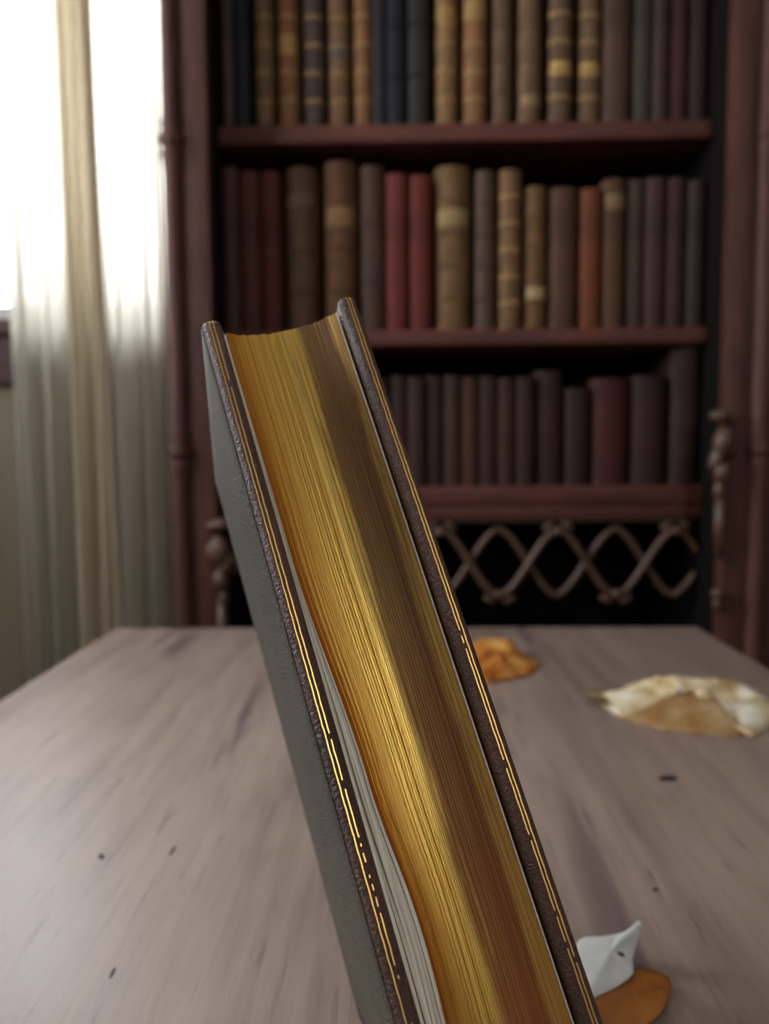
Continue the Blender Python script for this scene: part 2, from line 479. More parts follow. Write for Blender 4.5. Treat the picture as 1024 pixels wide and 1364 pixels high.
lat = bpart('lattice', (lambda bm: (add_box(bm, XL, XR, SY + .012, SY + .02, zl0 - .002, zl0 + .006), add_box(bm, XL, XR, SY + .012, SY + .02, zl1 - .006, zl1 + .002), bm)[2])(bmesh.new()), M_carve)
lat_inv = lat.matrix_parent_inverse.copy()
for sg, yy in ((1, SY + .010), (-1, SY + .021)):
    pts = []; n = 160
    for i in range(n + 1):
        x = XL + .004 + (XR - XL - .008) * i / n
        pts.append((x, yy, zmid + sg * am * saw(math.tau * (x - x_pk) / per)))
    bm = bmesh.new(); add_tube(bm, pts, .0068, 8)
    obj('lattice_rib', bm, M_carve, lat, smooth='all')
k0 = int(math.floor((XL - x_pk) / (per / 2))) + 1
for k in range(k0, 40):
    x = x_pk + k * per / 2
    if x > XR - .02: break
    bm = bmesh.new(); z = zA if k % 2 == 0 else zB; q = -1 if k % 2 == 0 else 1
    add_blob(bm, (x, SY + .008, z + .004 * q), (.010, .008, .010)); add_blob(bm, (x - .018, SY + .010, z - .006 * q), (.014, .006, .006), .5 * q); add_blob(bm, (x + .018, SY + .010, z - .006 * q), (.014, .006, .006), -.5 * q)
    obj('leaf_knot', bm, M_carve, lat, smooth='all')


# ------------------------------------------------------------------ books on the shelves
M_pages = Mat('aged_page_edges', 0.85)
M_pages.base(M_pages.ramp(M_pages.noise(M_pages.coords((300, 3, 3)), 1.0, 3), [(.3, srgb(120, 98, 68)), (.7, srgb(165, 140, 102))])); M_pages = M_pages.m
M_giltworn = plain('worn_gilt', srgb(158, 124, 78), 0.55, 0.3, 60, metallic=0.3)
LE = {}


def spine_mat(col, mottled):
    k = (col, mottled)
    if k not in LE:
        c = srgb(*col)
        m = Mat('book_leather_%d' % len(LE), 0.68, spec=0.28); v = m.coords((1, 1, .5))
        n = m.noise(v, 45 if mottled else 16, 5, .65)
        m.base(m.ramp(n, [(.32, tuple(x * .55 for x in c[:3])), (.68, tuple(min(1, x * 1.25) for x in c[:3]))]))
        m.bump(m.noise(v, 220, 3), .25, .0006); LE[k] = m.m
    return LE[k]


def make_book(x0, x1, zb_, zt, yf, depth, col, label, group, bands=0, lab=None, mottled=False, rnd=.5, gilt=False):
    w = x1 - x0; h = zt - zb_; root = thing('book', ((x0 + x1) / 2, yf, zb_), label, 'book', group)
    m = spine_mat(col, mottled); hw = w / 2; t = min(.0035, w * .12); bulge = w * rnd
    n = 12
    outer = [(-hw + w * i / n, -bulge * math.sqrt(max(0, 1 - (2 * i / n - 1) ** 2)) + bulge) for i in range(n + 1)]
    # spine shell with boards, one wrapped cover
    bm = bmesh.new()
    ring = outer + [(hw, depth), (hw - t, depth), (hw - t, bulge + .004)] + [(x * (1 - 2 * t / w), y + t) for x, y in outer[::-1]] + [(-hw + t, bulge + .004), (-hw + t, depth), (-hw, depth)]
    a = [bm.verts.new((x, y, 0)) for x, y in ring]; b = [bm.verts.new((x, y, h)) for x, y in ring]; N = len(ring)
    for i in range(N):
        bm.faces.new((a[i], a[(i + 1) % N], b[(i + 1) % N], b[i]))
    m_ = len(ring)
    # caps as strips between the outer and inner walls
    no = n + 1
    for (vv) in (a, b):
        inner = list(range(no + 3, no + 3 + no))[::-1]
        for i in range(n):
            bm.faces.new((vv[i], vv[i + 1], vv[inner[i + 1]], vv[inner[i]]))
        bm.faces.new((vv[no - 1], vv[no], vv[no + 1], vv[no + 2])); bm.faces.new((vv[no - 1], vv[no + 2], vv[no + 3]))
        bm.faces.new((vv[0], vv[N - 1], vv[N - 2], vv[N - 3])); bm.faces.new((vv[0], vv[N - 3], vv[N - 4]))
    obj('cover', bm, m, root, smooth=True)
    bm = bmesh.new()
    pr = [(x * (1 - 2.2 * t / w), y + t * 1.1) for x, y in outer] + [(hw - t * 1.1, depth - .005), (-hw + t * 1.1, depth - .005)]
    a = [bm.verts.new((x, y, .003)) for x, y in pr]; b = [bm.verts.new((x, y, h - .004)) for x, y in pr]; N = len(pr)
    bm.faces.new(a); bm.faces.new(b[::-1])
    for i in range(N): bm.faces.new((a[i], a[(i + 1) % N], b[(i + 1) % N], b[i]))
    obj('page_block', bm, M_pages, root)

    def arc_strip(z0, z1, off, i0=0, i1=n):
        bm = bmesh.new(); pts = outer[i0:i1 + 1]
        def offs(p, o): return (p[0] * (1 + o / hw), p[1] - o)
        r = []
        for zz, o in ((z0, 0), (z0 + (z1 - z0) * .3, off), (z1 - (z1 - z0) * .3, off), (z1, 0)):
            r.append([bm.verts.new((*offs(p, o if 0 < k < len(pts) - 1 or i0 else o * .3), zz)) for k, p in enumerate(pts)])
        for j in range(3):
            for k in range(len(pts) - 1):
                bm.faces.new((r[j][k], r[j][k + 1], r[j + 1][k + 1], r[j + 1][k]))
        return bm
    for k in range(bands):
        zz = h * (k + 1) / (bands + 1)
        obj('raised_band', arc_strip(zz - .004, zz + .004, .0022), M_giltworn if gilt else m, root, smooth=True)
        if gilt:
            pass
    if lab:
        f0, f1, lc = lab
        obj('title_label', arc_strip(h * f0, h * f1, .0007, 1, n - 1), spine_mat(lc, False), root, smooth=True)
    return root


def xs_on(px, Y, py):
    return at_y(px, py, Y).x


YF = SY + .012
TAN, WT, GB, DG, NV, BR, RD, RB, OL, MR, OR = (150, 120, 84), (162, 118, 76), (104, 88, 80), (58, 54, 56), (40, 42, 54), (98, 74, 58), (138, 52, 44), (116, 56, 48), (124, 104, 68), (84, 40, 42), (156, 74, 44)
GL = (176, 138, 78)
rowA = [  # px0 px1 top colour bands mottled label-strip gilt description
    (295, 309, -52, GB, 3, 0, None, 0, 'thin grey-brown book at the left end of the top shelf'),
    (309, 331, -40, NV, 0, 0, None, 0, 'dark navy cloth book near the left end of the top shelf'),
    (331, 362, -58, TAN, 5, 1, None, 1, 'first mottled tan calf book right of the navy one, top shelf'),
    (362, 396, -55, WT, 5, 1, (.44, .56, GL), 1, 'warm tan calf book, second of five matching banded volumes, top shelf'),
    (396, 430, -58, GB, 5, 1, None, 1, 'greyish middle volume of the five matching banded books, top shelf'),
    (430, 464, -55, TAN, 5, 1, (.42, .54, GB), 1, 'tan book, fourth of the five matching banded volumes, top shelf'),
    (464, 495, -57, WT, 5, 1, None, 1, 'warm tan book, last of five banded volumes, beside the grey books'),
    (495, 515, -30, DG, 0, 0, None, 0, 'slim charcoal book left of the black one, top shelf'),
    (515, 541, -35, (34, 34, 42), 2, 0, None, 0, 'near-black book in the dark trio of the top shelf'),
    (541, 573, -44, DG, 2, 0, None, 0, 'wide charcoal book right of the black one, top shelf'),
    (573, 610, -60, (164, 132, 84), 5, 1, (.6, .72, GL), 1, 'light tan banded book right of the dark trio, top shelf'),
    (610, 650, -58, WT, 5, 1, (.64, .76, GL), 1, 'golden tan banded book near the middle of the top shelf'),
    (650, 684, -58, (118, 96, 72), 4, 1, None, 0, 'dull brown book right of the golden tan one, top shelf'),
    (684, 722, -56, (134, 106, 78), 4, 1, (.12, .2, TAN), 0, 'mid brown calf book left of the two gold-banded ones, top shelf'),
    (724, 764, -60, (122, 98, 72), 5, 1, (.30, .38, (196, 156, 84)), 1, 'brown book with a bright gold strip, left of its twin, top shelf'),
    (765, 803, -60, (132, 104, 76), 5, 1, (.30, .38, (190, 150, 82)), 1, 'brown book with a gold strip, right one of the pair, top shelf'),
    (805, 843, -48, (98, 72, 56), 0, 0, None, 0, 'plain brown book right of the gold-banded pair, top shelf'),
    (845, 871, -44, (82, 74, 64), 0, 0, None, 0, 'greenish grey book left of a dark one, top shelf'),
    (871, 892, -44, (80, 62, 56), 0, 0, None, 0, 'slim dusky brown book left of the dark red one, top shelf'),
    (893, 919, -46, (112, 50, 46), 0, 0, None, 0, 'slim dark red book near the right end of the top shelf'),
    (920, 950, -46, (84, 44, 46), 0, 0, None, 0, 'maroon book at the right end of the top shelf'),
]
rowB = [
    (296, 317, 221, (96, 72, 74), 0, 0, None, 0, 'mauve-grey book at the left end of the middle shelf'),
    (317, 345, 227, (134, 60, 56), 0, 0, None, 0, 'brownish red book, left of the red pair at the left end'),
    (345, 373, 227, (142, 58, 54), 0, 0, None, 0, 'red book, right of the pair at the left end, middle shelf'),
    (375, 424, 222, (104, 84, 62), 3, 1, (.72, .84, BR), 0, 'wide olive-brown book right of the left red pair, middle shelf'),
    (428, 475, 213, (122, 94, 64), 3, 1, (.62, .74, (150, 108, 70)), 0, 'tallest tan-brown wide book on the middle shelf'),
    (476, 514, 218, (96, 76, 62), 2, 1, (.28, .42, (70, 52, 48)), 0, 'dark brown book left of the bright red pair, middle shelf'),
    (514, 544, 230, (164, 62, 52), 0, 0, None, 0, 'bright red cloth book, left of the pair mid shelf'),
    (544, 576, 231, (160, 58, 50), 0, 0, None, 0, 'bright red cloth book, right of the pair mid shelf'),
    (577, 628, 218, (140, 118, 80), 4, 1, (.64, .74, (164, 134, 88)), 0, 'wide olive-tan book with pale bands on the middle shelf'),
    (631, 662, 225, (100, 88, 78), 4, 1, None, 0, 'grey-brown banded book right of the wide olive-tan one'),
    (663, 696, 225, (140, 116, 82), 5, 1, None, 1, 'tan banded book, middle shelf, between grey and olive books'),
    (697, 730, 247, (132, 108, 66), 4, 1, (.2, .3, (160, 136, 96)), 0, 'short olive-gold book on the middle shelf'),
    (733, 771, 249, (102, 76, 58), 0, 0, None, 0, 'short plain brown book left of the orange one, middle shelf'),
    (773, 803, 250, (172, 82, 48), 0, 0, None, 0, 'short rust-orange book on the middle shelf'),
    (804, 834, 237, (106, 80, 58), 0, 0, (.8, .9, (130, 100, 68)), 0, 'brown book right of the orange one, middle shelf'),
    (836, 861, 237, (90, 76, 72), 0, 0, None, 0, 'grey-brown slim book toward the right end, middle shelf'),
    (861, 889, 235, (84, 62, 58), 0, 0, None, 0, 'dusky brown book, left of the dark trio at the right end, middle shelf'),
    (889, 915, 235, (80, 56, 52), 0, 0, None, 0, 'dark brown book, middle of the dark trio at the right end, middle shelf'),
    (917, 945, 239, (66, 54, 52), 0, 0, None, 0, 'darkest book at the right end of the middle shelf'),
]
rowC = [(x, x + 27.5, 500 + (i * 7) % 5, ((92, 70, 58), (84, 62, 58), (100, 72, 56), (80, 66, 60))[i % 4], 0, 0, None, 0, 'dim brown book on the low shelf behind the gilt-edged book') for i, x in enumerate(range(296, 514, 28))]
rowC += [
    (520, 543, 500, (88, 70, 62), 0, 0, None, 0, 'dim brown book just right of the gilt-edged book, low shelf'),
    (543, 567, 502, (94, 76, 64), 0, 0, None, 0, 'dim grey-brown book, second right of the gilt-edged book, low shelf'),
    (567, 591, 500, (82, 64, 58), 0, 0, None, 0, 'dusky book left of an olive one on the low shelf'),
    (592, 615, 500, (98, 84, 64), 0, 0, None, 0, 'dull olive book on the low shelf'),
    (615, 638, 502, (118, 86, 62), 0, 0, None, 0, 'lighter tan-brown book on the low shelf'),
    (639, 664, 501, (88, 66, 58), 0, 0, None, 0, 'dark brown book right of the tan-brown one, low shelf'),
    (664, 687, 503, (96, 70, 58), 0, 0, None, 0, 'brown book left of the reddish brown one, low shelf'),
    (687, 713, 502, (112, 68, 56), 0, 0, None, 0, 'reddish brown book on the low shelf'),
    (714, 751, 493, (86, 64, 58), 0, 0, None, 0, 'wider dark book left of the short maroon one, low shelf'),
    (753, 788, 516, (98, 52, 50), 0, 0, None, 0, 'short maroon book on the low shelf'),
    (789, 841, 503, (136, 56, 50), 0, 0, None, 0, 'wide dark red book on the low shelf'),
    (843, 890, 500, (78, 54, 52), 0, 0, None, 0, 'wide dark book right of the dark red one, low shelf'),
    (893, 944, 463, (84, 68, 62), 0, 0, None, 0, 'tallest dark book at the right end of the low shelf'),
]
rb = random.Random(5)
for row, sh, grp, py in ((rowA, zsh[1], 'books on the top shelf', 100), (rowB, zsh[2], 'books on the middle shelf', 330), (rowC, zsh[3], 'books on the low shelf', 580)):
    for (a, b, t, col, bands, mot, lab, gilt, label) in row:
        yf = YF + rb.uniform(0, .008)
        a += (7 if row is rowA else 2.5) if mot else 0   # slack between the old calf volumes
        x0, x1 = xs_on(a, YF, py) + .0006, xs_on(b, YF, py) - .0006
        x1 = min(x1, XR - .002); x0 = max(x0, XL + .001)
        col = tuple(int(q * k_) for q, k_ in zip(col, ((.84, .78, .74) if row is rowA else (.82, .70, .60)) if row is not rowC else (.66, .51, .44)))  # low-row colours darkened further to carry the weaker light down there
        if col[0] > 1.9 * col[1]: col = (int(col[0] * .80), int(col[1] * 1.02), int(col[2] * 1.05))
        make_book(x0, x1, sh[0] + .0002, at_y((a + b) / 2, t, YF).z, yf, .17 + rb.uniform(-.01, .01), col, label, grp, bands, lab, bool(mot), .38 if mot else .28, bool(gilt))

# ------------------------------------------------------------------ table
tx0 = on_z(150, 838, TABLE_Z).x; tx1 = on_z(925, 832, TABLE_Z).x
ty1 = on_z(530, 835, TABLE_Z).y; ty0 = -0.35


def table_mat():
    m = Mat('worn_walnut_top', 0.40, spec=0.5); v = m.coords((1, .055, 1)); vf = m.coords((1, .03, 1)); vb = m.coords((1, .35, 1))
    g = m.noise(v, 90, 6, .65, .3); f = m.noise(vf, 420, 4, .6); blot = m.noise(vb, 7, 4, .6, .3); streak = m.noise(m.coords((1, .10, 1)), 26, 3, .5, .5)
    c = m.ramp(m.mix(.5, g, blot), [(.3, srgb(116, 96, 86)), (.5, srgb(148, 127, 115)), (.72, srgb(170, 149, 137))])
    c = m.mix(m.ramp(streak, [(.30, (1, 1, 1)), (.40, (0, 0, 0))]), c, srgb(104, 84, 84))
    c = m.mix(m.ramp(f, [(.28, (.75, .75, .75)), (.38, (0, 0, 0))]), c, srgb(88, 68, 66))
    pore = m.noise(m.coords((1, .045, 1)), 240, 5, .7, .2)
    c = m.mix(m.ramp(pore, [(.30, (.8, .8, .8)), (.39, (0, 0, 0))]), c, srgb(70, 56, 56))
    m.base(c)
    m.rough(m.ramp(m.mix(.5, blot, g), [(.3, (.36, .36, .36)), (.7, (.52, .52, .52))]))
    m.bump(f, .22, .0006); m.bump(g, .15, .001)
    return m.m


M_table = table_mat()
M_tleg = wood('table_walnut', srgb(70, 46, 38), srgb(110, 78, 64), (6, 6, 1), .4, 14)
tcx, tcy = (tx0 + tx1) / 2, (ty0 + ty1) / 2
table = thing('table', (tcx, tcy, 0), 'worn brown wooden table with a satin top under the gilt-edged book', 'table')


def tpart(name, bm, mat, parent=None, **k):
    o = obj(name, bm, mat, None, **k); o.parent = parent or table
    if not parent: o.matrix_parent_inverse = Matrix.Translation((-tcx, -tcy, 0))
    return o


bm = bmesh.new(); add_box(bm, tx0, tx1, ty0, ty1, TABLE_Z - .028, TABLE_Z)
top = tpart('table_top', bm, M_table, bevel=.004, seg=3, smooth=True)
bm = bmesh.new(); q = .05
add_box(bm, tx0 + q, tx1 - q, ty0 + q, ty0 + q + .02, TABLE_Z - .12, TABLE_Z - .028); add_box(bm, tx0 + q, tx1 - q, ty1 - q - .02, ty1 - q, TABLE_Z - .12, TABLE_Z - .028)
add_box(bm, tx0 + q, tx0 + q + .02, ty0 + q + .02, ty1 - q - .02, TABLE_Z - .12, TABLE_Z - .028); add_box(bm, tx1 - q - .02, tx1 - q, ty0 + q + .02, ty1 - q - .02, TABLE_Z - .12, TABLE_Z - .028)
tpart('apron', bm, M_tleg)
for xx in (tx0 + .05, tx1 - .05):
    for yy in (ty0 + .05, ty1 - .05):
        bm = bmesh.new(); sx = .025 if xx < tcx else -.025; sy = .025 if yy < tcy else -.025
        prof = [(.018, 0), (.022, .02), (.018, .05), (.026, .3), (.03, .5), (.022, .56), (.034, .6), (.034, TABLE_Z - .028)]
        add_lathe(bm, prof, xx + sx * .4, yy + sy * .4, 16); tpart('leg', bm, M_tleg, smooth=True)
M_hole = plain('dark_wood_hole', srgb(26, 20, 20), .8)
for px, py, rx, ry, rot in ((135, 1141, 4.5, 3.6, .2), (890, 1037, 13, 4, 0), (873, 1185, 4, 2.5, 0), (230, 1133, 2, 8, .6), (150, 1296, 2, 9, .5)):
    c = on_z(px, py, TABLE_Z); sc = c.y / FPX; k = (FPX * 1.0) / ((py - 600)) * 1.0
    bm = bmesh.new(); n = 14; ring = []
    for i in range(n):
        a = math.tau * i / n; j = 1 + .25 * noise.noise((px, 2 * math.cos(a), 2 * math.sin(a)))
        ex, ey = rx * j * math.cos(a), ry * j * math.sin(a)
        p = on_z(px + ex * math.cos(rot) - ey * math.sin(rot), py + ex * math.sin(rot) + ey * math.cos(rot), TABLE_Z)
        ring.append((p.x, p.y))
    a = [bm.verts.new((x, y, TABLE_Z - .0008)) for x, y in ring]; b = [bm.verts.new((x, y, TABLE_Z + .00006)) for x, y in ring]
    bm.faces.new(a); bm.faces.new(b[::-1])
    for i in range(n): bm.faces.new((a[i], a[(i + 1) % n], b[(i + 1) % n], b[i]))
    o = obj('wood_fleck', bm, M_hole, top)

# ------------------------------------------------------------------ the gilt-edged book
M_lea = leather('brown_goatskin', srgb(104, 68, 51), srgb(58, 37, 29), .36, 1000, .6, .8, .0014)
M_greylea = leather('grey_green_cover', srgb(84, 76, 60), srgb(62, 56, 45), .52, 900, .45, .9, .0020)
M_spine = leather('brown_spine_leather', srgb(84, 50, 38), None, .45, 420)
M_giltline = plain('gilt_line', srgb(226, 172, 92), .32, .2, 400, metallic=.85)
M_fly = Mat('flyleaf_paper', .85)
M_fly.base(M_fly.ramp(M_fly.noise(M_fly.coords((900, 5, 14)), 1, 3), [(.3, srgb(206, 192, 168)), (.7, srgb(244, 236, 220))])); M_fly = M_fly.m


def gilt_mat():
    m = Mat('gilt_page_edges', .38, 1.0); v = m.coords((1, .02, .02), kind='UV')
    # UV: u across the pages, v along the height
    u1 = m.noise(m.coords((210, .25, 1), kind='UV'), 1, 2, .6); u2 = m.noise(m.coords((34, .18, 1), kind='UV'), 1, 3, .6); wear = m.noise(m.coords((9, 3.0, 1), kind='UV'), 1, 6, .65, .4)
    fine = m.noise(m.coords((70, 60, 1), kind='UV'), 3, 3, .6)
    gold = m.ramp(m.mix(.35, u1, u2), [(.30, srgb(196, 140, 62)), (.48, srgb(228, 184, 96)), (.7, srgb(246, 216, 138))])
    # brown band to the right: the hollow's shade painted in, plus rubbed leaf
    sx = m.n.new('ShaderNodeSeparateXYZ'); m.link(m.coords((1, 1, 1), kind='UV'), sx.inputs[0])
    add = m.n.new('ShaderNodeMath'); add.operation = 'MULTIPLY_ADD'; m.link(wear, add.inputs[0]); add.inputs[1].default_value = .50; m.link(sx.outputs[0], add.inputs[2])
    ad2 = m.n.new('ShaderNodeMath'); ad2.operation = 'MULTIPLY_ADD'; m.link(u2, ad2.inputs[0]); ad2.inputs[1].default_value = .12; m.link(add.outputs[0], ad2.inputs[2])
    # the shaded, rubbed band creeps inward towards the tail
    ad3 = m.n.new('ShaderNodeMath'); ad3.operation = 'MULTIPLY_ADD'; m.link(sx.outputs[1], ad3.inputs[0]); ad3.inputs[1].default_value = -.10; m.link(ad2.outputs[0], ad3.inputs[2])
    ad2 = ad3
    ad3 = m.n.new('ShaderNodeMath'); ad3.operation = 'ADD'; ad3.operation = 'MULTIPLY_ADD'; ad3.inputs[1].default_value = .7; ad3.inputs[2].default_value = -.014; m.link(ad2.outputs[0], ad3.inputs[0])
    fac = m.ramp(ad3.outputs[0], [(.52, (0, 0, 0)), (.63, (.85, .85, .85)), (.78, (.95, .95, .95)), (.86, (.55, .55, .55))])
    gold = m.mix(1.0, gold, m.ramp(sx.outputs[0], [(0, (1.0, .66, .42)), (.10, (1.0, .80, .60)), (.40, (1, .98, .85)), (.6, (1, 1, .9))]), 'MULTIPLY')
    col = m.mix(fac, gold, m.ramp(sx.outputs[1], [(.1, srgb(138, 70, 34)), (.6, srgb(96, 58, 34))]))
    lines = m.ramp(u1, [(.30, (.55, .55, .55)), (.38, (0, 0, 0))])
    m.base(m.mix(lines, col, srgb(146, 88, 36)))
    m.rough(m.ramp(fac, [(0, (.36, .36, .36)), (1, (.55, .55, .55))]))
    m.link(m.ramp(fac, [(0, (1, 1, 1)), (1, (.45, .45, .45))]), m.p.inputs['Metallic'])
    m.bump(u1, .35, .0003); m.bump(u2, .15, .0004); m.bump(fine, .12, .0003)
    return m.m


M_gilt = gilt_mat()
book = thing('gilt_edged_book', (0, 0, 0), 'old leather book with gilded page edges standing tilted on the table', 'book')
org = CAM + b_org + b_d * BH
bz = -b_d
book.matrix_world = Matrix(((b_x.x, b_w.x, bz.x, org.x), (b_x.y, b_w.y, bz.y, org.y), (b_x.z, b_w.z, bz.z, org.z), (0, 0, 0, 1)))
TB = .0064; BV = .0021; SQ = .0038


def board(x0, x1, name):
    bm = bmesh.new(); add_box(bm, x0, x1, 0, BW, 0, BH)
    bmesh.ops.recalc_face_normals(bm, faces=bm.faces)
    bmesh.ops.bevel(bm, geom=list(bm.edges), offset=BV, segments=5, affect='EDGES', profile=.5)
    return obj(name, bm, M_lea, book, smooth='all')


bl = board(0, TB, 'front_board'); br = board(BT - TB, BT, 'back_board')


def gilt_line(x, parent, seed, wear):
    rnd = random.Random(seed); e = .00007; hw = .00018
    path = [(-e, BV + (BH - 2 * BV) * i / 300) for i in range(301)]
    for k in range(1, 9):
        a = math.pi / 2 * k / 8; path.append((BV - (BV + e) * math.cos(a), BH - BV + (BV + e) * math.sin(a)))
    path += [(BV + .006, BH + e)]
    bm = bmesh.new(); pv = None; gap = 0
    for i, (y, z) in enumerate(path):
        t = z / BH
        if gap <= 0 and rnd.random() < wear * max(.02, 1.15 - 1.5 * t): gap = rnd.choice((1, 1, 2))
        jit = .00004 * math.sin(z * 900 + seed) + rnd.uniform(-.00002, .00002)
        if gap > 0:
            gap -= 1; pv = None; continue
        cur = [bm.verts.new((x - hw + jit, y, z)), bm.verts.new((x + hw + jit, y, z))]
        if pv: bm.faces.new((pv[0], pv[1], cur[1], cur[0]))
        pv = cur
    for vx in [v for v in bm.verts if not v.link_faces]: bm.verts.remove(vx)
    o = obj('gilt_line', bm, M_giltline, parent)
    md = o.modifiers.new('thick', 'SOLIDIFY'); md.thickness = .00006
    return o


gilt_line(TB * .40, bl, 1, .015); gilt_line(TB * .60, bl, 2, .12)
gilt_line(BT - TB + TB * .50, br, 3, .07); gilt_line(BT - TB + TB * .67, br, 4, .02)
# grey outer covering of the front board (bows outward slightly)
bm = bmesh.new(); ny, nz = 14, 26; g = []
for j in range(nz + 1):
    row = []
    for i in range(ny + 1):
        u, v = i / ny, j / nz
        y = .0016 + (BW - .0016) * u; z = .0016 + (BH - .0032) * v
        bow = .0016 * (math.sin(math.pi * min(1, u * 1.0)) ** .7) * (math.sin(math.pi * v) ** .5) if 0 < u < 1 and 0 < v < 1 else 0
        row.append(bm.verts.new((-.00012 - bow, y, z)))
    g.append(row)
for j in range(nz):
    for i in range(ny): bm.faces.new((g[j][i], g[j][i + 1], g[j + 1][i + 1], g[j + 1][i]))
o = obj('cover_facing', bm, M_greylea, bl, smooth='all'); o['label'] = 'grey-green outer leather face'
md = o.modifiers.new('thick', 'SOLIDIFY'); md.thickness = .0004; md.offset = 0

# page block: concave fore-edge, ridged leaf by leaf; its left side follows the loose flyleaves
ZT_B = BH - SQ; ZB_B = SQ


def interp(tab, x):
    for (a, fa), (b, fb) in zip(tab, tab[1:]):
        if x <= b:
            t = (x - a) / (b - a); t = max(0, min(1, t)); t = t * t * (3 - 2 * t); return fa + (fb - fa) * t
    return tab[-1][1]


def fly_w(s):  # width of the white flyleaves at distance s below the head
    return interp([(0, .0007), (.085, .0012), (.155, .0048), (.197, .0074), (.26, .0046)], s)


GAPR = .0013
REC = .0062
xl0, xr0 = TB + .0002, BT - TB - GAPR


def fore(u):
    return SQ + REC * (1 - abs(2 * u - 1) ** 2.2) * (1 - .12 * u)


NP, NZ = 300, 60
rp = random.Random(21)
jit = [rp.uniform(-.00006, .00006) for _ in range(NP + 1)]
for i in range(0, NP, 14):
    jit[i] += .00010
bm = bmesh.new(); uvl = bm.loops.layers.uv.new('UVMap'); g = []; bk = []
for j in range(NZ + 1):
    v = j / NZ; z = ZB_B + (ZT_B - ZB_B) * v; s = BH - z; fw = fly_w(s); row = []; rowb = []
    for i in range(NP + 1):
        u = i / NP; uu = u
        x = xl0 + (xr0 - xl0) * uu + fw * (1 - uu) ** 2.2
        y = fore(u) + jit[i] * (.8 + .4 * noise.noise((i * .31, z * 9, 0)))
        zz = z + (.0006 * noise.noise((i * .045, 3.1, 0)) + .00025 * noise.noise((i * .6, 7, 0)) if j == NZ else 0)
        row.append((bm.verts.new((x, y, zz)), u, v))
        if i % 20 == 0: rowb.append(bm.verts.new((xl0 + .0003 + (xr0 - xl0 - .0003) * uu, BW - .006, z)))
    g.append(row); bk.append(rowb)


def face(vs, uvs):
    f = bm.faces.new(vs)
    for l, q in zip(f.loops, uvs): l[uvl].uv = q


for j in range(NZ):
    for i in range(NP):
        q = (g[j][i], g[j][i + 1], g[j + 1][i + 1], g[j + 1][i]); face([a[0] for a in q], [(a[1], a[2]) for a in q])
    for i in range(len(bk[0]) - 1):
        bm.faces.new((bk[j][i], bk[j + 1][i], bk[j + 1][i + 1], bk[j][i + 1]))
    for e_, b_ in ((0, 0), (NP, -1)):
        q = (g[j][e_], g[j + 1][e_]); face((q[0][0], q[1][0], bk[j + 1][b_], bk[j][b_]), [(q[0][1], q[0][2]), (q[1][1], q[1][2]), (q[1][1], q[1][2]), (q[0][1], q[0][2])])
for j in (0, NZ):
    for k in range(len(bk[0]) - 1):
        vs = [g[j][i][0] for i in range(k * 20, k * 20 + 21)] + [bk[j][k + 1], bk[j][k]]
        face(vs, [(g[j][i][1], g[j][i][2]) for i in range(k * 20, k * 20 + 21)] + [(g[j][k * 20 + 20][1], .5), (g[j][k * 20][1], .5)])
o = obj('page_block', bm, M_gilt, book, smooth=True); o['label'] = 'gilded concave page edges with painted brown shade and rubbed streaks'
# loose white flyleaves between front board and page block
NF = 6
for k in range(NF):
    bm = bmesh.new(); n = 70; cols = []
    for j in range(n + 1):
        z = ZB_B + .0005 + (ZT_B - ZB_B - .001) * j / n; s = BH - z; fw = fly_w(s)
        wob = .10 * noise.noise((k * 3.7, z * 26, 1.3))
        a = max(.02, min(.98, (k + .5) / NF + wob * (1 if 0 < k < NF - 1 else .3))); hwid = .46 / NF
        ca = xl0 + fw * max(0, a - hwid); cb = xl0 + fw * min(1, a + hwid)
        yf = SQ + .0002 + .0016 * noise.noise((k * 5.1, z * 18, 4.0)) * min(1, fw / .004) + (.0012 if k in (1, 4) else 0) * min(1, fw / .003)
        cols.append([bm.verts.new((ca, yf, z)), bm.verts.new((cb, yf, z)), bm.verts.new((xl0 + .0003 * (k + .8) / NF, BW - .007, z)), bm.verts.new((xl0 + .0003 * (k + .2) / NF, BW - .007, z))])
    for j in range(n):
        for q in range(4):
            bm.faces.new((cols[j][q], cols[j][(q + 1) % 4], cols[j + 1][(q + 1) % 4], cols[j + 1][q]))
    bm.faces.new(cols[0][::-1]); bm.faces.new(cols[-1])
    obj('flyleaf', bm, M_fly, book)
# pale endpaper along the right edge of the block
bm = bmesh.new(); add_box(bm, xr0 + .0001, xr0 + .00045, SQ - .0002, BW - .007, ZB_B, ZT_B); obj('endpaper', bm, M_fly, book)
bm = bmesh.new(); add_box(bm, TB - .0001, TB + .00015, .003, BW - .007, .003, BH - .003); obj('pastedown', bm, M_fly, bl)
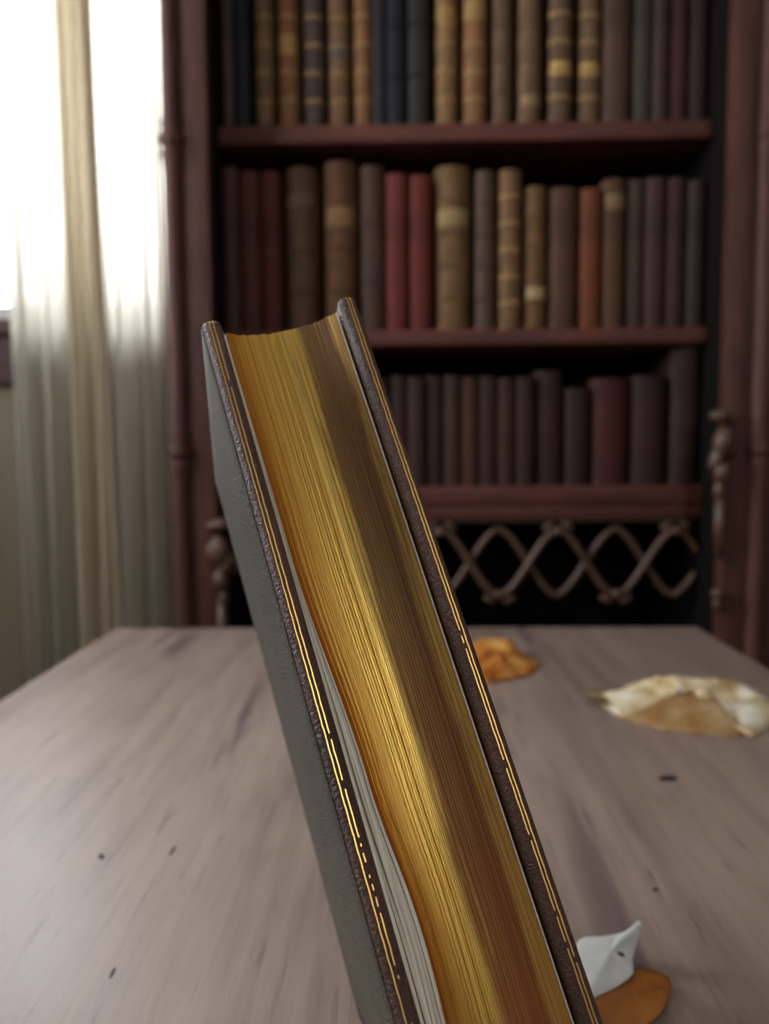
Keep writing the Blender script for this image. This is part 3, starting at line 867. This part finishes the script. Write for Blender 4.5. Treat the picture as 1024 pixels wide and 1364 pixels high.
# rounded spine with bands, headbands
bm = bmesh.new(); n = 16; ro = []
for t in (0, .0022):
    ro.append([(BT / 2 + (BT / 2 - t) * -math.cos(math.pi * i / n), BW - .004 + (.013 - t) * math.sin(math.pi * i / n)) for i in range(n + 1)])
for i in range(n):
    for z0, z1 in ((.0004, BH - .0004),):
        p = [ro[0][i], ro[0][i + 1], ro[1][i + 1], ro[1][i]]
        lo = [bm.verts.new((x, y, z0)) for x, y in p]; hi = [bm.verts.new((x, y, z1)) for x, y in p]
        bm.faces.new(lo); bm.faces.new(hi[::-1])
        for q in range(4): bm.faces.new((lo[q], hi[q], hi[(q + 1) % 4], lo[(q + 1) % 4]))
bmesh.ops.remove_doubles(bm, verts=bm.verts, dist=1e-6)
sp = obj('spine', bm, M_spine, book)
for k in range(5):
    zc_ = BH * (k + 1) / 6
    bm = bmesh.new(); add_tube(bm, [(BT / 2 - BT / 2 * math.cos(a), BW - .004 + .013 * math.sin(a), zc_) for a in [math.pi * (.12 + .76 * i / 16) for i in range(17)]], .0018, 8)
    obj('raised_band', bm, M_spine, sp, smooth='all')
for z in (ZT_B + .0006, ZB_B - .0006):
    bm = bmesh.new(); add_tube(bm, [(xl0 + .001 + (xr0 - xl0 - .002) * i / 10, BW - .007, z) for i in range(11)], .0012, 8); obj('headband', bm, M_giltworn, book, smooth='all')


# ------------------------------------------------------------------ dried petals on the table
def petal_mat(name, a, b, c, tfac=.35):
    m = Mat(name, .6); v = m.coords(); n = m.noise(v, 34, 5, .6); f = m.noise(v, 240, 3)
    col = m.ramp(n, [(.34, a), (.5, b), (.66, c)])
    m.base(col); m.bump(f, .3, .0006); m.bump(n, .3, .002); m.translucent(tfac, col); return m.m


M_pw = petal_mat('dry_cream_petal', srgb(206, 162, 100), srgb(230, 208, 166), srgb(246, 240, 224))
M_po = petal_mat('dry_orange_petal', srgb(170, 88, 26), srgb(206, 128, 48), srgb(230, 178, 96))
M_pb = petal_mat('dry_brown_petal', srgb(150, 84, 26), srgb(178, 106, 36), srgb(198, 128, 58), .2)
M_pp = petal_mat('white_papery_petal', srgb(214, 212, 204), srgb(232, 232, 228), srgb(244, 244, 242), .25)


def petal(name, pts, mat, label, dome, seed, crumple, rings=9):
    P = [on_z(p[0], p[1], TABLE_Z + (p[2] if len(p) > 2 else 0) + .0006) for p in pts]
    # densify the outline with Catmull-Rom
    N = len(P); ring = []
    for i in range(N):
        p0, p1, p2, p3 = P[i - 1], P[i], P[(i + 1) % N], P[(i + 2) % N]
        for k in range(4):
            t = k / 4; sharp = .5
            q = .5 * ((2 * p1) + (p2 - p0) * t + (2 * p0 - 5 * p1 + 4 * p2 - p3) * t * t + (3 * p1 - p0 - 3 * p2 + p3) * t ** 3)
            jt = noise.noise_vector((i * 1.7 + k * .8, seed, 0)) * crumple * .22; q += Vector((jt.x, jt.y, abs(jt.z) if q.z > TABLE_Z + .004 else 0))
            q.z = max(q.z, TABLE_Z + .0006); ring.append(q)
    c = sum(ring, Vector()) / len(ring); base = Vector((c.x, c.y, TABLE_Z))
    bm = bmesh.new(); G = []
    for r in range(rings):
        f = 1 - r / rings; row = []
        for q in ring:
            p = c + (q - c) * f
            ns = noise.fractal((p.x * 45 + seed, p.y * 45, seed * 1.7), 1, 2, 3) * crumple * (1 - f ** 3) + abs(noise.noise((p.x * 90, p.y * 60, seed))) * crumple * .6 * (1 - f ** 4)
            z = max(TABLE_Z + .0006, q.z * f + c.z * (1 - f) + dome * (1 - f * f) + ns)
            row.append(bm.verts.new((p.x - base.x, p.y - base.y, z - base.z)))
        G.append(row)
    n = len(ring)
    for r in range(rings - 1):
        for i in range(n): bm.faces.new((G[r][i], G[r][(i + 1) % n], G[r + 1][(i + 1) % n], G[r + 1][i]))
    z = max(.0006, c.z - base.z + dome)
    cv = bm.verts.new((0, 0, z))
    for i in range(n): bm.faces.new((G[-1][i], G[-1][(i + 1) % n], cv))
    o = obj(name, bm, mat, None, smooth='all'); o.location = base
    md = o.modifiers.new('thick', 'SOLIDIFY'); md.thickness = .0006; md.offset = 1
    return tag(o, label, 'petal', 'dried petals on the table')


big = petal('dried_petal', [(783, 926, .006), (803, 941, .001), (828, 955), (850, 949, .006), (872, 934, .014), (900, 924, .020), (930, 922, .021), (955, 930, .018), (975, 948, .010), (988, 974, .001), (1003, 981), (1018, 973), (1034, 960, .003), (1036, 944, .008), (1020, 932, .016), (1000, 917, .020), (972, 909, .025), (928, 904, .028), (886, 902, .028), (850, 909, .018), (824, 921, .010), (805, 926, .004)],
            M_pw, 'large crumpled cream dried petal near the right edge of the table', .003, 3.1, .011)
M_pf = petal_mat('tan_petal_inside', srgb(170, 120, 66), srgb(190, 150, 98), srgb(208, 180, 134), .4)
lo_ = [(826, 956, 0), (852, 963, 0), (882, 972, 0), (922, 977, 0), (955, 980, 0), (990, 981, 0)]
hi_ = [(832, 953, .002), (858, 943, .009), (884, 929, .016), (915, 923, .0205), (952, 929, .0185), (984, 966, .005)]
bm = bmesh.new(); G = []
for r in range(7):
    f = r / 6; row = []
    for c_ in range(31):
        t = c_ / 30 * 5; k = min(4, int(t)); e = t - k
        a = on_z(*[lo_[k][q] * (1 - e) + lo_[k + 1][q] * e for q in (0, 1)], TABLE_Z + .0006)
        hz = hi_[k][2] * (1 - e) + hi_[k + 1][2] * e
        b = on_z(*[hi_[k][q] * (1 - e) + hi_[k + 1][q] * e for q in (0, 1)], TABLE_Z + .0006 + hz)
        p = a.lerp(b, f); w_ = math.sin(math.pi * f) * .003 * (noise.noise((c_ * .35, f * 2, 2.2)) + .3)
        row.append(bm.verts.new((p.x - big.location.x, p.y + w_ - big.location.y, p.z - big.location.z)))
    G.append(row)
for r in range(6):
    for c_ in range(30): bm.faces.new((G[r][c_], G[r][c_ + 1], G[r + 1][c_ + 1], G[r + 1][c_]))
o = obj('inner_fold', bm, M_pf, big, smooth='all'); o['label'] = 'tan hollow front of the petal'
md = o.modifiers.new('thick', 'SOLIDIFY'); md.thickness = .0005
petal('dried_petal', [(612, 880), (636, 853, .014), (664, 851, .016), (684, 854, .014), (690, 868, .010), (704, 876, .004), (717, 886, .001), (706, 899), (674, 907), (646, 909), (622, 902)],
      M_po, 'curled orange-brown dried petal just right of the book, far back', .006, 8.4, .007)
white = petal('dried_petal', [(768, 1262, .008), (776, 1251, .010), (800, 1249, .010), (828, 1244, .010), (843, 1236, .016), (854, 1227, .022), (849, 1252, .013), (841, 1279, .006), (842, 1297, .003), (822, 1314, .0012), (797, 1326, .001), (778, 1330, .001), (768, 1296, .003)],
      M_pp, 'small white papery petal with an upturned tip beside the book', .002, 5.2, .002)
petal('dried_petal', [(786, 1335), (812, 1322), (840, 1303), (852, 1291, .001), (880, 1297, .002), (893, 1310, .002), (888, 1334, .001), (874, 1356), (846, 1372), (810, 1378), (790, 1368)],
      M_pb, 'flat brown dried petal lying under the white papery one', .0008, 9.7, .001)

# dark stem end of the large petal, dark slit on the white one
def bit(name, parent_loc, pts, z, mat, parent, th=.0006):
    P = [on_z(a, b, z) for a, b in pts]; bm = bmesh.new()
    a = [bm.verts.new((p.x - parent.location.x, p.y - parent.location.y, p.z - parent.location.z)) for p in P]; b = [bm.verts.new(v.co + Vector((0, 0, th))) for v in a]
    n = len(a); bm.faces.new(a); bm.faces.new(b[::-1])
    for i in range(n): bm.faces.new((a[i], a[(i + 1) % n], b[(i + 1) % n], b[i]))
    return obj(name, bm, mat, parent)


M_stem = plain('dry_olive_stem', srgb(92, 76, 44), .8)
bit('stem', None, [(779, 927), (786, 919), (797, 922), (812, 929), (806, 938), (792, 934)], TABLE_Z + .006, M_stem, big, .0016)
M_slit = plain('dark_slit', srgb(48, 36, 38), .8)
bit('dark_slit', None, [(816, 1266), (819, 1264), (823, 1267), (832, 1274), (830, 1275), (820, 1270)], TABLE_Z + .0098, M_slit, white, .0008)
